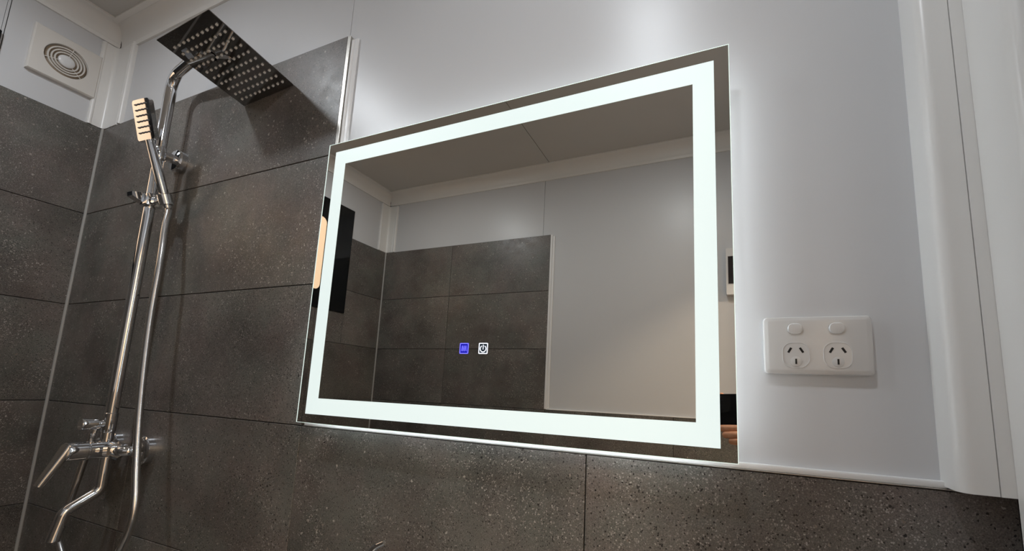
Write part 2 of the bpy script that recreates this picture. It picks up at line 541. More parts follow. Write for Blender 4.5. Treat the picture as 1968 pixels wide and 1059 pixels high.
# silicone beads in the shower corners
trim(MB().tube([(XL + 0.002, -0.002, 0), (XL + 0.002, -0.002, ZT)], 0.0042, 10), 'silicone', 'pale grey silicone line in the shower corner')
trim(MB().tube([(XL + 0.002, -D + 0.002, 0), (XL + 0.002, -D + 0.002, ZT)], 0.0042, 10), 'silicone', 'pale grey silicone line in the far shower corner')
# vertical edge trim of the shower tiles on the mirror wall: three ridges
b = MB()
b.box(0.000, 0.009, -0.0005, PANEL, ZH + 0.004, ZT - 0.002, 0.0008, 1)
trim(b, 'metal_trim', 'thin silver edge strip on the shower tiles')
b = MB()
b.box(0.009, 0.031, 0.003, PANEL, ZH + 0.010, ZT - 0.012, 0.002, 2)
b.tube([(0.0165, 0.0025, ZH + 0.012), (0.0165, 0.0025, ZT - 0.016)], 0.0030, 10)
trim(b, 'edge_trim', 'white ridged plastic joiner beside the shower tiles')
b = MB()
b.box(-0.003, 0.008, -D - PANEL, -D + 0.0006, ZH + 0.003, ZT - 0.001, 0.0008, 1)
b.box(0.008, 0.020, -D - PANEL, -D - 0.003, ZH + 0.006, ZT - 0.008, 0.0015, 1)
trim(b, 'edge_trim', 'white edge strip on the far shower tiles')
# horizontal trims on the half walls
trim(MB().box(0.006, XR, -0.001, PANEL, ZH + 0.0002, ZH + 0.0016, 0.0004, 1), 'metal_trim', 'thin silver strip capping the half-height tiles')
trim(MB().box(0.008, XR - 0.058, -0.0005, PANEL, ZH + 0.0016, ZH + 0.0095, 0.0015, 2), 'edge_trim', 'white silicone strip on top of the half-height tiles')
trim(MB().box(0.008, XR, -D - PANEL, -D + 0.0004, ZH + 0.0005, ZH + 0.005, 0.0008, 1), 'edge_trim', 'white strip capping the half-height tiles opposite the mirror')
# ------------------------------------------------------------------ window in the left wall
win = struct(empty('window_1', (XL, (WY0 + WY1) / 2, WZ0)), 'black bordered window with a glowing cream blind')
yc, zc = (WY0 + WY1) / 2, (WZ0 + WZ1) / 2
PY0, PY1, PZ0, PZ1 = -0.955, -0.411, 1.760, 2.147
fnw = lambda u, v, d: (XL + d, u, v)
outer = rrect(yc, zc, WY1 - WY0, WZ1 - WZ0, 0.003, 6)
inner = rrect((PY0 + PY1) / 2, (PZ0 + PZ1) / 2, PY1 - PY0, PZ1 - PZ0, 0.03, 6)
MB().poly_ring(outer, inner, fnw, -0.060, 0.003).build('window_frame', 'black_gloss', win)
MB().prism(rrect((PY0 + PY1) / 2, (PZ0 + PZ1) / 2, PY1 - PY0 + 0.03, PZ1 - PZ0 + 0.03, 0.03, 6), fnw, -0.070, -0.061).build('window_backing', 'black', win)

MB().prism(rrect((PY0 + PY1) / 2, (PZ0 + PZ1) / 2, PY1 - PY0, PZ1 - PZ0, 0.03, 6), fnw, -0.010, -0.001).build('blind', 'pane', win)

# ------------------------------------------------------------------ doorway and hallway
dr = struct(empty('door_1', (XR, (DY0 + DY1) / 2, 0)), 'open doorway with white frame')
for (y0, y1, z0, z1) in ((DY1 - 0.02, DY1 + 0.06, 0, DZ + 0.06), (DY0 - 0.06, DY0 + 0.02, 0, DZ + 0.06)):
    MB().box(XR - 0.012, XR, y0, y1, z0, z1, 0.004).build('architrave', 'trimwhite', dr)
MB().box(XR - 0.012, XR, DY0 + 0.02, DY1 - 0.02, DZ - 0.02, DZ + 0.06, 0.004).build('architrave', 'trimwhite', dr)
for (y0, y1) in ((DY1 - 0.02, DY1), (DY0, DY0 + 0.02)):
    MB().box(XR, XR + 0.11, y0, y1, 0, DZ).build('jamb', 'trimwhite', dr)
MB().box(XR, XR + 0.11, DY0 + 0.02, DY1 - 0.02, DZ - 0.02, DZ).build('head_jamb', 'trimwhite', dr)
HX = XR + 0.11
struct(MB().box(HX, HX + 1.3, -2.2, 0.6, -0.10, 0.0).build('floor_hall', 'hall_floor'))
struct(MB().box(HX, HX + 1.3, -2.2, 0.6, 2.5, 2.6).build('ceiling_hall', 'hall_wall'))
struct(MB().box(HX + 1.3, HX + 1.4, -2.2, 0.6, 0, 2.5).build('wall_hall_far', 'hall_wall'))
struct(MB().box(HX, HX + 1.3, -2.3, -2.2, 0, 2.5).build('wall_hall_side', 'hall_wall'))
struct(MB().box(HX, HX + 1.3, 0.6, 0.7, 0, 2.5).build('wall_hall_end', 'hall_wall'))
struct(MB().box(HX - 0.1, HX, -2.2, -D - 0.11, 0, 2.5).build('wall_hall_near', 'hall_wall'))
struct(MB().box(HX - 0.1, HX, 0.11, 0.6, 0, 2.5).build('wall_hall_return', 'hall_wall'))

def area(name, loc, power, size, color, parent):
    ld = bpy.data.lights.new(name, 'AREA')
    ld.shape = 'DISK'; ld.size = size; ld.energy = power; ld.color = color
    lo = bpy.data.objects.new(name, ld)
    lo.matrix_world = Matrix.Translation(loc)
    col.objects.link(lo)
    lo.parent = parent
    lo.matrix_parent_inverse = parent.matrix_world.inverted()
    return lo

def downlight(x, y, label, power, size=0.085, color=(0.88, 0.94, 1.0), z=ZC, lm='lamp'):
    t = tag(empty('downlight', (x, y, z)), label, 'downlight', 'ceiling downlights')
    MB().lathe((x, y, z), (0, 0, -1), [(0, 0.056), (0.003, 0.056), (0.006, 0.052), (0.006, 0.046), (0.001, 0.0455)], 32).build('bezel', 'plastic_bright', t)
    MB().lathe((x, y, z - 0.0012), (0, 0, -1), [(0, 0.045), (0.001, 0.045)], 32).build('diffuser', lm, t)
    area('lamp_light', (x, y, z - 0.008), power, size, color, t)
    return t
downlight(-0.60, -0.62, 'round white downlight in the ceiling above the shower', P_DOWN * 1.08)
downlight(0.61, -0.62, 'round white downlight in the ceiling over the vanity', P_DOWN * 0.86)
def added_oyster_lamp(x, y, z, label, power):
    t = tag(empty('added_ceiling_lamp', (x, y, z)), label, 'lamp')
    MB().lathe((x, y, z), (0, 0, -1), [(0, 0.20), (0.018, 0.20), (0.024, 0.19)], 40).build('lamp_base', 'plastic_bright', t)
    MB().lathe((x, y, z - 0.020), (0, 0, -1), [(0, 0.185), (0.022, 0.180), (0.045, 0.150), (0.058, 0.09), (0.062, 0.0)], 40).build('lamp_shade', 'lamp_warm', t)
    area('lamp_light', (x, y, z - 0.085), power, 0.34, (1.0, 0.83, 0.64), t)
added_oyster_lamp(HX + 0.65, -0.45, 2.5, 'round warm lamp added unseen in the hallway, warming the wall opposite the mirror', P_HALL * 1.7)  # unseen lamp, added to warm the lower wall opposite the mirror
added_oyster_lamp(HX + 0.65, -1.50, 2.5, 'round warm lamp added unseen in the hallway, brightening the lower tiles', P_HALL * 2.6)  # unseen lamp, added to brighten the lower tiles of the mirror wall

# ------------------------------------------------------------------ lit mirror
MX0, MX1, MZ0, MZ1 = 0.0275, 0.8134, 1.211, 1.795
mr = tag(empty('led_mirror', ((MX0 + MX1) / 2, PANEL, MZ0)), 'large rectangular bathroom mirror with a glowing frosted border', 'mirror')
fm = lambda u, v, d: (u, MY - d, v)
def rect(x0, x1, z0, z1): return [(x0, z0), (x1, z0), (x1, z1), (x0, z1)]
ei = (MX0 + 0.0034, MX1 - 0.0009, MZ0 + 0.0010, MZ1 - 0.0018)
MB().box(ei[0], ei[1], MY, MY + 0.0045, ei[2], ei[3]).build('mirror_glass', 'mirror', mr)
b = MB()
q0 = [b.bm.verts.new(fm(u, v, -0.0050)) for u, v in rect(MX0, MX1, MZ0, MZ1)]
q1 = [b.bm.verts.new(fm(u, v, -0.0008)) for u, v in rect(MX0, MX1, MZ0, MZ1)]
q2 = [b.bm.verts.new(fm(u, v, 0.0)) for u, v in rect(*ei)]
q3 = [b.bm.verts.new(fm(u, v, -0.0050)) for u, v in rect(*ei)]
for p_, q_ in ((q0, q1), (q1, q2), (q2, q3), (q3, q0)): b.bridge(p_, q_)
b.build('glass_edge', 'glass_edge', mr, 10)
bo, bi = (0.051, 0.793, 1.2285, 1.7735), (0.081, 0.764, 1.259, 1.7435)
MB().poly_ring(rect(*bo), rect(*bi), fm, 0.0001, 0.0004).build('frosted_border', 'band', mr)
bx = (MX0 + 0.035, MX1 - 0.035, MZ0 + 0.017, MZ1 - 0.035)
MB().box(bx[0], bx[1], MY + 0.0046, PANEL, bx[2], bx[3]).build('backing_box', 'alu', mr)
for (x0, x1, z0, z1) in ((bx[0], bx[1], bx[2] - 0.002, bx[2]), (bx[0], bx[1], bx[3], bx[3] + 0.002), (bx[0] - 0.002, bx[0], bx[2], bx[3]), (bx[1], bx[1] + 0.002, bx[2], bx[3])):
    MB().box(x0, x1, MY + 0.010, MY + 0.020, z0, z1).build('led_strip', 'halo', mr)

def button(x0, x1, z0, z1, kind):
    cx_, cz_ = (x0 + x1) / 2, (z0 + z1) / 2
    s = (x1 - x0)
    bg = MB().box(x0, x1, MY - 0.0003, MY - 0.0001, z0, z1).build('touch_button', 'icon_blue_bg' if kind == 'blue' else 'icon_dark_bg', mr)
    mm = 'icon_blue' if kind == 'blue' else 'icon_white'
    MB().poly_ring(rrect(cx_, cz_, s, z1 - z0, 0.0015, 3), rrect(cx_, cz_, s - 0.0030, z1 - z0 - 0.0030, 0.0006, 3), fm, 0.0004, 0.0006).build('button_border', mm, bg)
    b = MB()
    if kind == 'power':
        r0, r1 = 0.0060, 0.0045
        a0, a1, n = math.radians(118), math.radians(422), 24
        cz2 = cz_ - 0.0006
        prev = None
        for i in range(n + 1):
            a = a0 + (a1 - a0) * i / n
            q = [b.bm.verts.new(fm(cx_ + r * math.cos(a), cz2 + r * math.sin(a), 0.0006)) for r in (r0, r1)]
            if prev: b.bm.faces.new((prev[0], q[0], q[1], prev[1]))
            prev = q
        b.box(cx_ - 0.0007, cx_ + 0.0007, MY - 0.0006, MY - 0.0005, cz2 - 0.0012, cz2 + 0.0066)
    else:
        pts = []
        for i in range(61):
            t = i / 60
            pts.append((cx_ - 0.0052 + 0.0104 * t, MY - 0.0006, cz_ + 0.0048 * math.sin(t * 6 * math.pi - math.pi / 2)))
        b.tube(pts, 0.00045, 5)
    b.build('button_icon', mm, bg)
button(0.3945, 0.4115, 1.3465, 1.3645, 'blue')
button(0.4310, 0.4480, 1.3465, 1.3645, 'power')

# ------------------------------------------------------------------ power outlet
OX0, OX1, OZ0, OZ1 = 0.8484, 0.9672, 1.326, 1.4005
ocx, ocz = (OX0 + OX1) / 2, (OZ0 + OZ1) / 2
po = tag(empty('power_outlet', (ocx, PANEL, OZ0)), 'white double power outlet with two rocker switches on the wall', 'outlet')
fo = lambda u, v, d: (u, PANEL - d, v)
b = MB()
loops = []
for (k, d) in ((0, 0.0), (0, 0.0075), (0.0012, 0.0092), (0.0045, 0.0105), (0.006, 0.0108)):
    loops.append([b.bm.verts.new(fo(u, v, d)) for u, v in rrect(ocx, ocz, OX1 - OX0 - 2 * k, OZ1 - OZ0 - 2 * k, max(0.005 - k * 0.5, 0.001), 5)])
for a, c in zip(loops[:-1], loops[1:]): b.bridge(a, c)
b.bm.faces.new(loops[-1]); b.bm.faces.new(list(reversed(loops[0])))
b.build('face_plate', 'plastic', po, 25)
F0 = 0.0108
for sx in (0.8845, 0.9300):
    sz = 1.3845
    sw = MB().poly_ring(rrect(sx, sz, 0.0195, 0.0165, 0.0075), rrect(sx, sz, 0.0175, 0.0145, 0.0065), fo, F0 - 0.002, F0 + 0.0004).build('switch_surround', 'plastic', po)
    b = MB()
    lo = [b.bm.verts.new(fo(u, v, F0 - 0.001)) for u, v in rrect(sx, sz, 0.0168, 0.0138, 0.006)]
    mid = [b.bm.verts.new(fo(u, v, F0 + 0.0012 + 0.0022 * (v - sz + 0.007) / 0.014)) for u, v in rrect(sx, sz, 0.0165, 0.0135, 0.006)]
    top = [b.bm.verts.new(fo(u, v + 0.0012, F0 + 0.0022 + 0.0022 * (v - sz + 0.007) / 0.014)) for u, v in rrect(sx, sz, 0.0148, 0.0092, 0.0042)]
    b.bridge(lo, mid); b.bridge(mid, top); b.bm.faces.new(top); b.bm.faces.new(list(reversed(lo)))
    b.build('rocker_switch', 'plastic_bright', po, 25)
for sx in (0.8843, 0.9298):
    sz = 1.3505
    so = MB().poly_ring(rrect(sx, sz, 0.0305, 0.0325, 0.0115), rrect(sx, sz, 0.0293, 0.0313, 0.0110), fo, F0 - 0.002, F0 + 0.0006).build('socket_ring', 'plastic_bright', po)
    MB().prism(rrect(sx, sz, 0.0288, 0.0308, 0.0108), fo, F0 - 0.002, F0 + 0.0002).build('socket_face', 'plastic', po)
    for s in (-1, 1):
        a = math.radians(30) * s
        c_, s_ = math.cos(a), math.sin(a)
        pts = [(sx + s * 0.0066 + c_ * u - s_ * v, sz + 0.0062 + s_ * u + c_ * v) for u, v in ((-0.0013, -0.0036), (0.0013, -0.0036), (0.0013, 0.0036), (-0.0013, 0.0036))]
        MB().prism(pts, fo, F0 - 0.001, F0 + 0.0004).build('socket_slot', 'black', po)
    MB().lathe(fo(sx, sz - 0.0085, F0 - 0.001), (0, -1, 0), [(0, 0.0064), (0.0016, 0.0064), (0.0018, 0.0058)], 24).build('earth_boss', 'plastic', po)
    MB().prism([(sx + u, sz - 0.0083 + v) for u, v in ((-0.0010, -0.0034), (0.0010, -0.0034), (0.0010, 0.0034), (-0.0010, 0.0034))], fo, F0, F0 + 0.0012).build('socket_slot', 'black', po)

# ------------------------------------------------------------------ exhaust fan on the left wall
FYc, FZc, FS = -0.1125, 2.262, 0.152
fan = tag(empty('exhaust_fan', (XL - PANEL, FYc, FZc - FS / 2)), 'square cream exhaust fan grille with concentric rings', 'exhaust fan')
ff = lambda u, v, d: (XL - PANEL + d, u, v)
circ = lambda r, n=40: [(FYc + r * math.cos(2 * math.pi * i / n), FZc + r * math.sin(2 * math.pi * i / n)) for i in range(n)]
b = MB()
sq = []
n = 40
for i in range(n):
    a = 2 * math.pi * i / n
    c_, s_ = math.cos(a), math.sin(a)
    k = (FS / 2) / max(abs(c_), abs(s_))
    sq.append((FYc + c_ * k, FZc + s_ * k))
def sqs(k): return [(FYc + (u - FYc) * k, FZc + (v - FZc) * k) for u, v in sq]
o0 = [b.bm.verts.new(ff(u, v, 0.0)) for u, v in sqs(1.0)]
o1 = [b.bm.verts.new(ff(u, v, 0.011)) for u, v in sqs(1.0)]
o2 = [b.bm.verts.new(ff(u, v, 0.0145)) for u, v in sqs(0.96)]
i2 = [b.bm.verts.new(ff(u, v, 0.0145)) for u, v in circ(0.050)]
i1 = [b.bm.verts.new(ff(u, v, 0.004)) for u, v in circ(0.048)]
for p, q in ((o0, o1), (o1, o2), (o2, i2), (i2, i1)): b.bridge(p, q)
b.bm.faces.new(i1)
b.build('cover_plate', 'fan', fan)
MB().lathe(ff(FYc, FZc, 0.0042), (1, 0, 0), [(0, 0.047), (0.0045, 0.047)], 40).build('duct_opening', 'fan_dark', fan)
for r in (0.0425, 0.0350, 0.0275):
    MB().poly_ring(circ(r), circ(r - 0.0032), ff, 0.006, 0.014).build('grille_ring', 'fan', fan)
MB().lathe(ff(FYc, FZc, 0.006), (1, 0, 0), [(0, 0.019), (0.008, 0.019), (0.011, 0.016), (0.0125, 0.008), (0.013, 0.0)], 32).build('centre_cap', 'plastic_bright', fan)
for k in range(3):
    a = math.radians(78 + 120 * k)
    c_, s_ = math.cos(a), math.sin(a)
    pts = [(FYc + c_ * u - s_ * v, FZc + s_ * u + c_ * v) for u, v in ((0.018, -0.0009), (0.049, -0.0009), (0.049, 0.0009), (0.018, 0.0009))]
    MB().prism(pts, ff, 0.007, 0.0125).build('grille_spoke', 'fan', fan)

# ------------------------------------------------------------------ shower column
RX, RY, RR = -0.604, -0.052, 0.0132
sc = tag(empty('shower_column', (RX, 0, 1.105)), 'chrome shower column with square rain head and lever mixer', 'shower')
HC = Vector((-0.262, -0.098, 2.023))
# riser in two telescoping lengths, elbow and arm
MB().tube([(RX, RY, 1.118), (RX, RY, 1.885)], 0.0125, 20).build('riser_pipe', 'chrome', sc)
AZ = 2.118
arm_pts = fillet([(RX, RY, 1.880), (RX, RY, AZ), (HC.x - 0.150, HC.y + 0.018, AZ), (HC.x - 0.030, HC.y + 0.004, AZ - 0.040), (HC.x, HC.y, HC.z + 0.026)], 0.045, 10)
MB().tube(arm_pts, RR, 20).build('shower_arm', 'chrome', sc)
MB().lathe((RX, RY, 1.868), (0, 0, 1), [(0, 0.0135), (0.004, 0.0155), (0.030, 0.0155), (0.036, 0.0130)], 24).build('riser_collar', 'chrome', sc)
# wall bracket
br = MB().tube([(RX, RY, 1.888), (RX, -0.008, 1.888)], 0.0125, 20).build('wall_bracket', 'chrome', sc)
MB().lathe((RX, 0.0, 1.888), (0, -1, 0), [(0, 0.0320), (0.014, 0.0320), (0.018, 0.0290), (0.020, 0.014)], 32).build('wall_flange', 'chrome', br)
# rain head: slim square plate with 10 x 10 square nozzles, tilted
HW, HH = 0.186, 0.196
Rh = Matrix.Rotation(-0.007, 3, 'Z') @ Matrix.Rotation(-0.142, 3, 'X') @ Matrix.Rotation(-0.063, 3, 'Y')
Mh = Matrix.Translation(HC) @ Rh.to_4x4()
b = MB()
lv = []
for (k, z) in ((0.0, 0.0), (0.0, 0.0020), (0.004, 0.0034)):
    lv.append([b.bm.verts.new(Mh @ Vector((u, v, z))) for u, v in rrect(0, 0, HW - 2 * k, HH - 2 * k, 0.0015, 2)])
b.bridge(lv[0], lv[1]); b.bridge(lv[1], lv[2]); b.bm.faces.new(lv[2]); b.bm.faces.new(list(reversed(lv[0])))
head = b.build('rain_head', 'chrome_dark', sc, 25)
head['label'] = 'slim square polished rain shower head'
nmesh = None
for i in range(10):
    for j in range(10):
        u = -HW / 2 + 0.020 + (HW - 0.036) * i / 9
        v = -HH / 2 + 0.026 + (HH - 0.044) * j / 9
        mtx = Mh @ Matrix.Translation((u, v, 0))
        if nmesh is None:
            q = MB().box(-0.0023, 0.0023, -0.0023, 0.0023, -0.0034, 0.0004, 0.0005, 1).build('nozzle', 'nozzle')
            nmesh = q.data
        else:
            q = bpy.data.objects.new('nozzle', nmesh); col.objects.link(q)
        q.matrix_world = mtx
        q.parent = head; q.matrix_parent_inverse = head.matrix_world.inverted()
MB().lathe(tuple(HC), (0, 0, 1), [(0.002, 0.024), (0.006, 0.024), (0.010, 0.018), (0.016, 0.0155), (0.030, 0.0155), (0.034, 0.012)], 24).build('swivel_joint', 'chrome', sc)
# slider with knob lever and handset cradle
SZ = 1.752
b = MB().box(RX - 0.018, RX + 0.026, RY - 0.020, RY + 0.016, SZ - 0.021, SZ + 0.013, 0.003, 2)
sl = b.build('slider', 'chrome', sc)
MB().prism([(RY - 0.018, SZ - 0.016), (RY - 0.043, SZ - 0.006), (RY - 0.045, SZ + 0.004), (RY - 0.018, SZ + 0.011)], lambda u, v, d: (d, u, v), RX - 0.012, RX + 0.012).build('slider_lever', 'chrome', sl)
HB = Vector((-0.540, -0.048, 1.744)); HT = Vector((-0.551, -0.134, 1.981))
hdir = (HT - HB).normalized()
MB().box(RX + 0.022, HB.x - 0.006, RY - 0.008, RY + 0.009, SZ - 0.013, SZ + 0.006, 0.002, 2).build('cradle_arm', 'chrome', sl)
b = MB().lathe(tuple(HB - hdir * 0.012), hdir, [(0, 0.0130), (0.0015, 0.0150), (0.026, 0.0160), (0.028, 0.0125), (0.004, 0.0115)], 24)
b.build('cradle', 'chrome', sl)
# mixer
MZc, MYc = 1.105, -0.052
b = MB().lathe((RX, -0.030, MZc), (0, -1, 0), [(0, 0.018), (0.004, 0.0220), (0.054, 0.0220), (0.0555, 0.0205), (0.0575, 0.0205), (0.059, 0.0225), (0.086, 0.0225), (0.092, 0.0215)], 32)
mx = b.build('mixer_body', 'chrome', sc)
b = MB()
L0, L1 = Vector((RX, -0.116, MZc + 0.014)), Vector((RX, -0.154, 1.034))
ax = (L1 - L0).normalized(); sd = Vector((1, 0, 0)); nn = ax.cross(sd).normalized()
lps = []
for t_, wd, th in ((0, 0.017, 0.0095), (0.25, 0.0165, 0.0085), (0.8, 0.012, 0.007), (1.0, 0.010, 0.006)):
    cpt = L0.lerp(L1, t_)
    lps.append([b.bm.verts.new(cpt + sd * u + nn * v) for u, v in rrect(0, 0, 2 * wd, 2 * th, th * 0.8, 4)])
for a, c in zip(lps[:-1], lps[1:]): b.bridge(a, c)
b.bm.faces.new(lps[-1]); b.bm.faces.new(list(reversed(lps[0])))
b.build('mixer_lever', 'chrome_soft', sc)
for s in (-1, 1):
    ix = RX + s * 0.075
    inl = MB().tube(fillet([(RX + s * 0.012, MYc + 0.004, MZc), (ix, MYc + 0.004, MZc), (ix, -0.010, MZc)], 0.018, 8), 0.0125, 20).build('inlet_pipe', 'chrome', sc)
    MB().lathe((RX + s * 0.026, MYc + 0.004, MZc), (s, 0, 0), [(0, 0.0165), (0.003, 0.0225), (0.022, 0.0225), (0.025, 0.0175)], 6).build('hex_nut', 'chrome', inl, 20)
    MB().lathe((ix, 0, MZc), (0, -1, 0), [(0, 0.035), (0.014, 0.035), (0.018, 0.031), (0.020, 0.022), (0.026, 0.019)], 32).build('wall_flange', 'chrome', inl)
# diverter knob
b = MB().lathe((RX, RY - 0.004, 1.167), (0, -1, 0), [(0, 0.0085), (0.014, 0.0085), (0.018, 0.0075), (0.021, 0.0130), (0.046, 0.0145), (0.049, 0.0135)], 24)
dv = b.build('diverter_knob', 'chrome', sc)
MB().lathe((RX, RY, 1.145), (0, 0, 1), [(0, 0.0125), (0.003, 0.0140), (0.046, 0.0140), (0.050, 0.0105)], 24).build('diverter_body', 'chrome', sc)
MB().tube([(RX - 0.012, RY - 0.010, 1.160), (-0.622, -0.070, 1.157), (-0.624, -0.0705, 1.143)], 0.0075, 14).build('hose_outlet', 'chrome', sc)
# spout
MB().tube(fillet([(RX, -0.047, 1.090), (RX, -0.047, 1.006), (RX, -0.103, 0.970), (RX, -0.114, 0.908)], 0.024, 8), 0.0122, 20).build('spout', 'chrome', sc)

# ------------------------------------------------------------------ hand shower with hose
hs = tag(empty('hand_shower', tuple(HB)), 'chrome hand shower with rectangular head resting in the slider', 'hand shower')
MB().tube([HB - hdir * 0.020, HB + hdir * 0.0, HB + hdir * 0.08, HB + hdir * 0.150], [0.0085, 0.0100, 0.0110, 0.0090], 20).build('handle', 'chrome', hs)
# head slab: gently convex polished face turned a little towards the room
fc = Vector((-0.5475, -0.1197, 1.931))
en = Vector((0.225, -1.156, -0.30)).normalized()
eu = hdir.cross(en).normalized()
if eu.x < 0: eu = -eu
ev = hdir - en * hdir.dot(en)
ev = (ev.normalized() + eu * 0.03).normalized()
eu = (eu - ev * eu.dot(ev)).normalized()
hw_, hh_, RC = 0.055, 0.100, 0.30
sag = lambda u: -u * u / (2 * RC)
fh = lambda u, v, d: tuple(fc + eu * u + ev * v + en * (d + sag(u)))
b = MB()
NU = 16
rows = []
us = [-hw_ / 2 + hw_ * i / NU for i in range(NU + 1)]
def cv_(u):   # rounded corners of the outline
    k = max(0.0, abs(u) - (hw_ / 2 - 0.005))
    return hh_ / 2 - (0.005 - math.sqrt(max(0.0, 0.005 ** 2 - k * k)))
top = [b.bm.verts.new(fh(u, cv_(u), 0)) for u in us]; bot = [b.bm.verts.new(fh(u, -cv_(u), 0)) for u in us]
topb = [b.bm.verts.new(fh(u, cv_(u), -0.011)) for u in us]; botb = [b.bm.verts.new(fh(u, -cv_(u), -0.011)) for u in us]
for i in range(NU):
    b.bm.faces.new((bot[i], bot[i + 1], top[i + 1], top[i]))
    b.bm.faces.new((botb[i], topb[i], topb[i + 1], botb[i + 1]))
    b.bm.faces.new((top[i], top[i + 1], topb[i + 1], topb[i]))
    b.bm.faces.new((bot[i + 1], bot[i], botb[i], botb[i + 1]))
b.bm.faces.new((bot[0], top[0], topb[0], botb[0])); b.bm.faces.new((top[-1], bot[-1], botb[-1], topb[-1]))
hd = b.build('spray_head', 'chrome', hs, 25)
nm = None
for j in range(6):
    for i in range(4):
        u, v = -0.0145 + 0.0097 * i, -0.032 + 0.0140 * j
        if nm is None:
            q = MB().box(-0.0038, 0.0038, -0.0014, 0.0014, 0, 0.003, 0.0008, 1).build('nozzle', 'nozzle_dark'); nm = q.data
        else:
            q = bpy.data.objects.new('nozzle', nm); col.objects.link(q)
        mm_ = Matrix((eu, ev, eu.cross(ev))).transposed().to_4x4()
        if eu.cross(ev).dot(en) < 0: mm_ = Matrix((eu, -ev, -eu.cross(ev))).transposed().to_4x4()
        q.matrix_world = Matrix.Translation(fh(u, v, -0.0005)) @ mm_
        q.parent = hd; q.matrix_parent_inverse = hd.matrix_world.inverted()
hp = [HB - hdir * 0.020, (-0.532, -0.0415, 1.712), (-0.520, -0.049, 1.663), (-0.501, -0.055, 1.577), (-0.490, -0.060, 1.442), (-0.469, -0.065, 1.315),
      (-0.441, -0.070, 1.195), (-0.405, -0.075, 1.083), (-0.382, -0.078, 1.022), (-0.377, -0.080, 0.98), (-0.394, -0.080, 0.929),
      (-0.450, -0.080, 0.862), (-0.530, -0.080, 0.832), (-0.605, -0.080, 0.846), (-0.650, -0.080, 0.878), (-0.671, -0.080, 0.905), (-0.673, -0.079, 0.930), (-0.667, -0.075, 0.968), (-0.648, -0.071, 1.060), (-0.636, -0.070, 1.105), (-0.624, -0.0705, 1.147)]
MB().tube(spline(hp, 8), 0.0074, 12).build('hose', 'chrome_soft', hs)

# ------------------------------------------------------------------ control box on the opposite wall
cb = tag(empty('control_panel', (0.90, -D - PANEL, 1.737)), 'white wall box with a dark screen opposite the mirror', 'control panel')
cxx, czz = 0.9045, 1.834
fcn = lambda u, v, d: (u, -D - PANEL + d, v)
MB().prism(rrect(cxx, czz, 0.149, 0.205, 0.004, 4), fcn, 0, 0.032).build('housing', 'plastic_bright', cb)
MB().poly_ring(rrect(cxx, czz + 0.005, 0.137, 0.126, 0.002, 3), rrect(cxx, czz + 0.005, 0.133, 0.122, 0.001, 3), fcn, 0.0318, 0.0335).build('screen_frame', 'plastic', cb)
MB().prism(rrect(cxx, czz + 0.005, 0.133, 0.122, 0.001, 3), fcn, 0.0318, 0.0328).build('screen', 'screen', cb)

# ------------------------------------------------------------------ vanity, basin and tap (only the tap tip reaches into view)
va = tag(empty('vanity_cabinet', (0.42, 0, 0)), 'white vanity cabinet under the mirror', 'vanity')
MB().box(0.07, 0.77, -0.40, -0.002, 0.12, 0.76, 0.002, 1).build('cabinet_body', 'cabinet', va)
MB().box(0.09, 0.75, -0.36, -0.010, 0.0, 0.12).build('plinth', 'cabinet', va)
for x0, x1, hx in ((0.073, 0.4185, 0.390), (0.4215, 0.767, 0.450)):
    d_ = MB().box(x0, x1, -0.418, -0.400, 0.125, 0.757, 0.002, 2).build('cabinet_door', 'cabinet', va)
    MB().box(hx - 0.005, hx + 0.005, -0.436, -0.418, 0.46, 0.62, 0.003, 2).build('door_handle', 'chrome', d_)
tag(MB().box(0.06, 0.78, -0.425, -0.002, 0.76, 0.785, 0.003, 2).build('stone_worktop', 'stone'), 'grey stone worktop on the vanity cabinet', 'worktop')
bs = tag(empty('basin', (0.42, -0.25, 0.785)), 'white round basin standing on the vanity top', 'basin')
MB().lathe((0.56, -0.22, 0.785), (0, 0, 1), [(0, 0.09), (0.004, 0.10), (0.06, 0.155), (0.11, 0.175), (0.115, 0.172), (0.110, 0.168), (0.06, 0.146), (0.018, 0.09), (0.014, 0.02)], 48).build('bowl', 'ceramic', bs)
MB().lathe((0.56, -0.22, 0.800), (0, 0, 1), [(0, 0.022), (0.004, 0.022), (0.006, 0.018)], 24).build('drain', 'chrome', bs)
tx, ty = 0.356, -0.170
tp = tag(empty('basin_tap', (tx, ty, 0.785)), 'tall chrome basin tap with thin curved lever below the mirror', 'tap')
MB().lathe((tx, ty, 0.785), (0, 0, 1), [(0, 0.026), (0.006, 0.026), (0.010, 0.021), (0.24, 0.019), (0.262, 0.0175), (0.268, 0.012)], 28).build('tap_body', 'chrome', tp)
MB().tube(fillet([(tx, ty, 1.000), (tx + 0.10, ty - 0.02, 1.012), (tx + 0.135, ty - 0.028, 0.985)], 0.02, 6), 0.0115, 18).build('spout', 'chrome', tp)
lev = spline([(tx + 0.002, ty, 1.045), (tx + 0.006, ty - 0.001, 1.060), (tx + 0.016, ty + 0.002, 1.078), (tx + 0.031, ty + 0.004, 1.0875)], 6)
MB().tube(lev, [0.006 - 0.0028 * i / (len(lev) - 1) for i in range(len(lev))], 12).build('lever', 'chrome', tp)

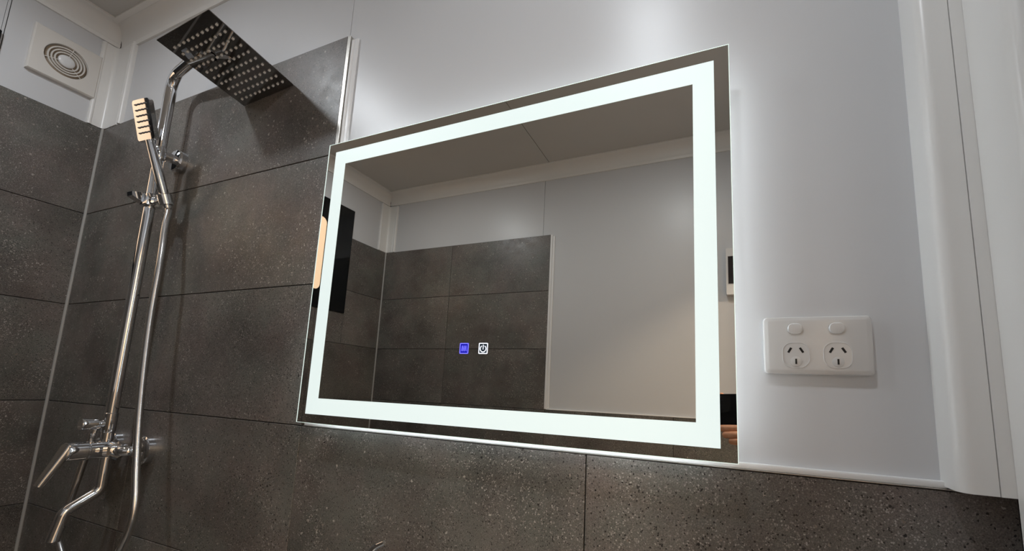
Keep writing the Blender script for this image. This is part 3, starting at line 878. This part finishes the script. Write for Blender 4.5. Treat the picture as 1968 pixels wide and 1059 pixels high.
# ------------------------------------------------------------------ the phone that takes the picture and the hand that holds it
def ph(a, b_, n): return CAM + RGT * a + UPV * b_ + FWD * n
PA0, PA1, PB0, PB1 = -0.030, 0.124, -0.066, 0.0125
pn = tag(empty('phone', tuple(ph(0.047, -0.066, -0.012))), 'black phone held sideways, reflected at the edge of the mirror', 'phone')
fp = lambda u, v, d: tuple(ph(u, v, d))
b = MB()
lv = []
for (k, d) in ((0.0015, -0.0165), (0, -0.015), (0, -0.0095), (0.0015, -0.008)):
    lv.append([b.bm.verts.new(fp(u, v, d)) for u, v in rrect((PA0 + PA1) / 2, (PB0 + PB1) / 2, PA1 - PA0 - 2 * k, PB1 - PB0 - 2 * k, 0.010, 6)])
for a, c in zip(lv[:-1], lv[1:]): b.bridge(a, c)
b.bm.faces.new(lv[-1]); b.bm.faces.new(list(reversed(lv[0])))
b.build('phone_body', 'phone', pn)
bump = MB().prism(rrect(0.003, -0.0140, 0.044, 0.042, 0.010, 6), fp, -0.0082, -0.0058).build('camera_bump', 'bump', pn)
for (a, c) in ((0.0, 0.0), (0.0, -0.022), (-0.013, -0.011)):
    MB().lathe(fp(a, c, -0.0060), tuple(FWD), [(0, 0.0078), (0.0012, 0.0078), (0.0016, 0.0070)], 24).build('lens', 'lens', bump)

pe = tag(empty('person', tuple(ph(0.16, -0.20, -0.06))), 'bare hand and navy sleeve of the person holding the phone', 'person')
def skin_obj(name, joints, edges, m, parent, sub=2):
    me = bpy.data.meshes.new(name)
    me.from_pydata([tuple(j[0]) for j in joints], edges, [])
    o = bpy.data.objects.new(name, me)
    col.objects.link(o)
    o.parent = parent; o.matrix_parent_inverse = parent.matrix_world.inverted()
    o.modifiers.new('skin', 'SKIN').use_smooth_shade = True
    for i, j in enumerate(joints):
        r = j[1]
        me.skin_vertices[0].data[i].radius = r if isinstance(r, tuple) else (r, r)
    me.skin_vertices[0].data[0].use_root = True
    s = o.modifiers.new('sub', 'SUBSURF'); s.levels = s.render_levels = sub
    me.materials.append(M[m])
    return o
J, E_ = [], []
def jn(p, r, parent=None):
    J.append((p, r))
    if parent is not None: E_.append((parent, len(J) - 1))
    return len(J) - 1
elbow_w = Vector((1.235, -0.800, 1.015))
wrist_p = ph(0.155, -0.175, -0.045)
wrist = jn(wrist_p, (0.024, 0.020))
jn(wrist_p.lerp(elbow_w, 0.5), 0.034, wrist)
jn(elbow_w, 0.038, len(J) - 1)
palm1 = jn(ph(0.128, -0.140, -0.030), (0.034, 0.018), wrist)
palm2 = jn(ph(0.100, -0.112, -0.020), (0.034, 0.016), palm1)
def finger(chain, rs, root):
    k = root
    for q, r in zip(chain, rs): k = jn(ph(*q), r, k)
finger([(0.074, -0.080, -0.016), (0.046, -0.0735, -0.008), (0.020, -0.0745, -0.004), (-0.003, -0.0750, -0.006)], [0.0110, 0.0100, 0.0098, 0.0088], palm2)
finger([(0.078, -0.096, -0.012), (0.052, -0.0890, -0.002), (0.028, -0.0905, 0.000), (0.008, -0.0905, -0.005)], [0.0110, 0.0102, 0.0098, 0.0086], palm2)
finger([(0.086, -0.112, -0.010), (0.062, -0.1050, 0.000), (0.042, -0.1055, 0.001), (0.024, -0.1050, -0.004)], [0.0102, 0.0096, 0.0090, 0.0080], palm2)
finger([(0.082, -0.075, -0.030), (0.052, -0.040, -0.028), (0.016, -0.006, -0.028), (-0.008, 0.016, -0.021)], [0.0098, 0.0090, 0.0083, 0.0075], palm2)
finger([(0.122, -0.098, -0.032), (0.108, -0.066, -0.032), (0.098, -0.034, -0.029)], [0.0125, 0.0105, 0.0090], palm1)
hand = skin_obj('hand', J, E_, 'skin', pe)
# sleeve over the forearm and upper arm reaching out through the doorway
mid = wrist_p.lerp(elbow_w, 0.45)
sh = Vector((1.42, -0.93, 1.27))
skin_obj('sleeve', [(mid, 0.047), (wrist_p.lerp(elbow_w, 0.75), 0.050), (elbow_w, 0.052), (elbow_w.lerp(sh, 0.5), 0.058), (sh, 0.070)], [(0, 1), (1, 2), (2, 3), (3, 4)], 'sleeve', pe)
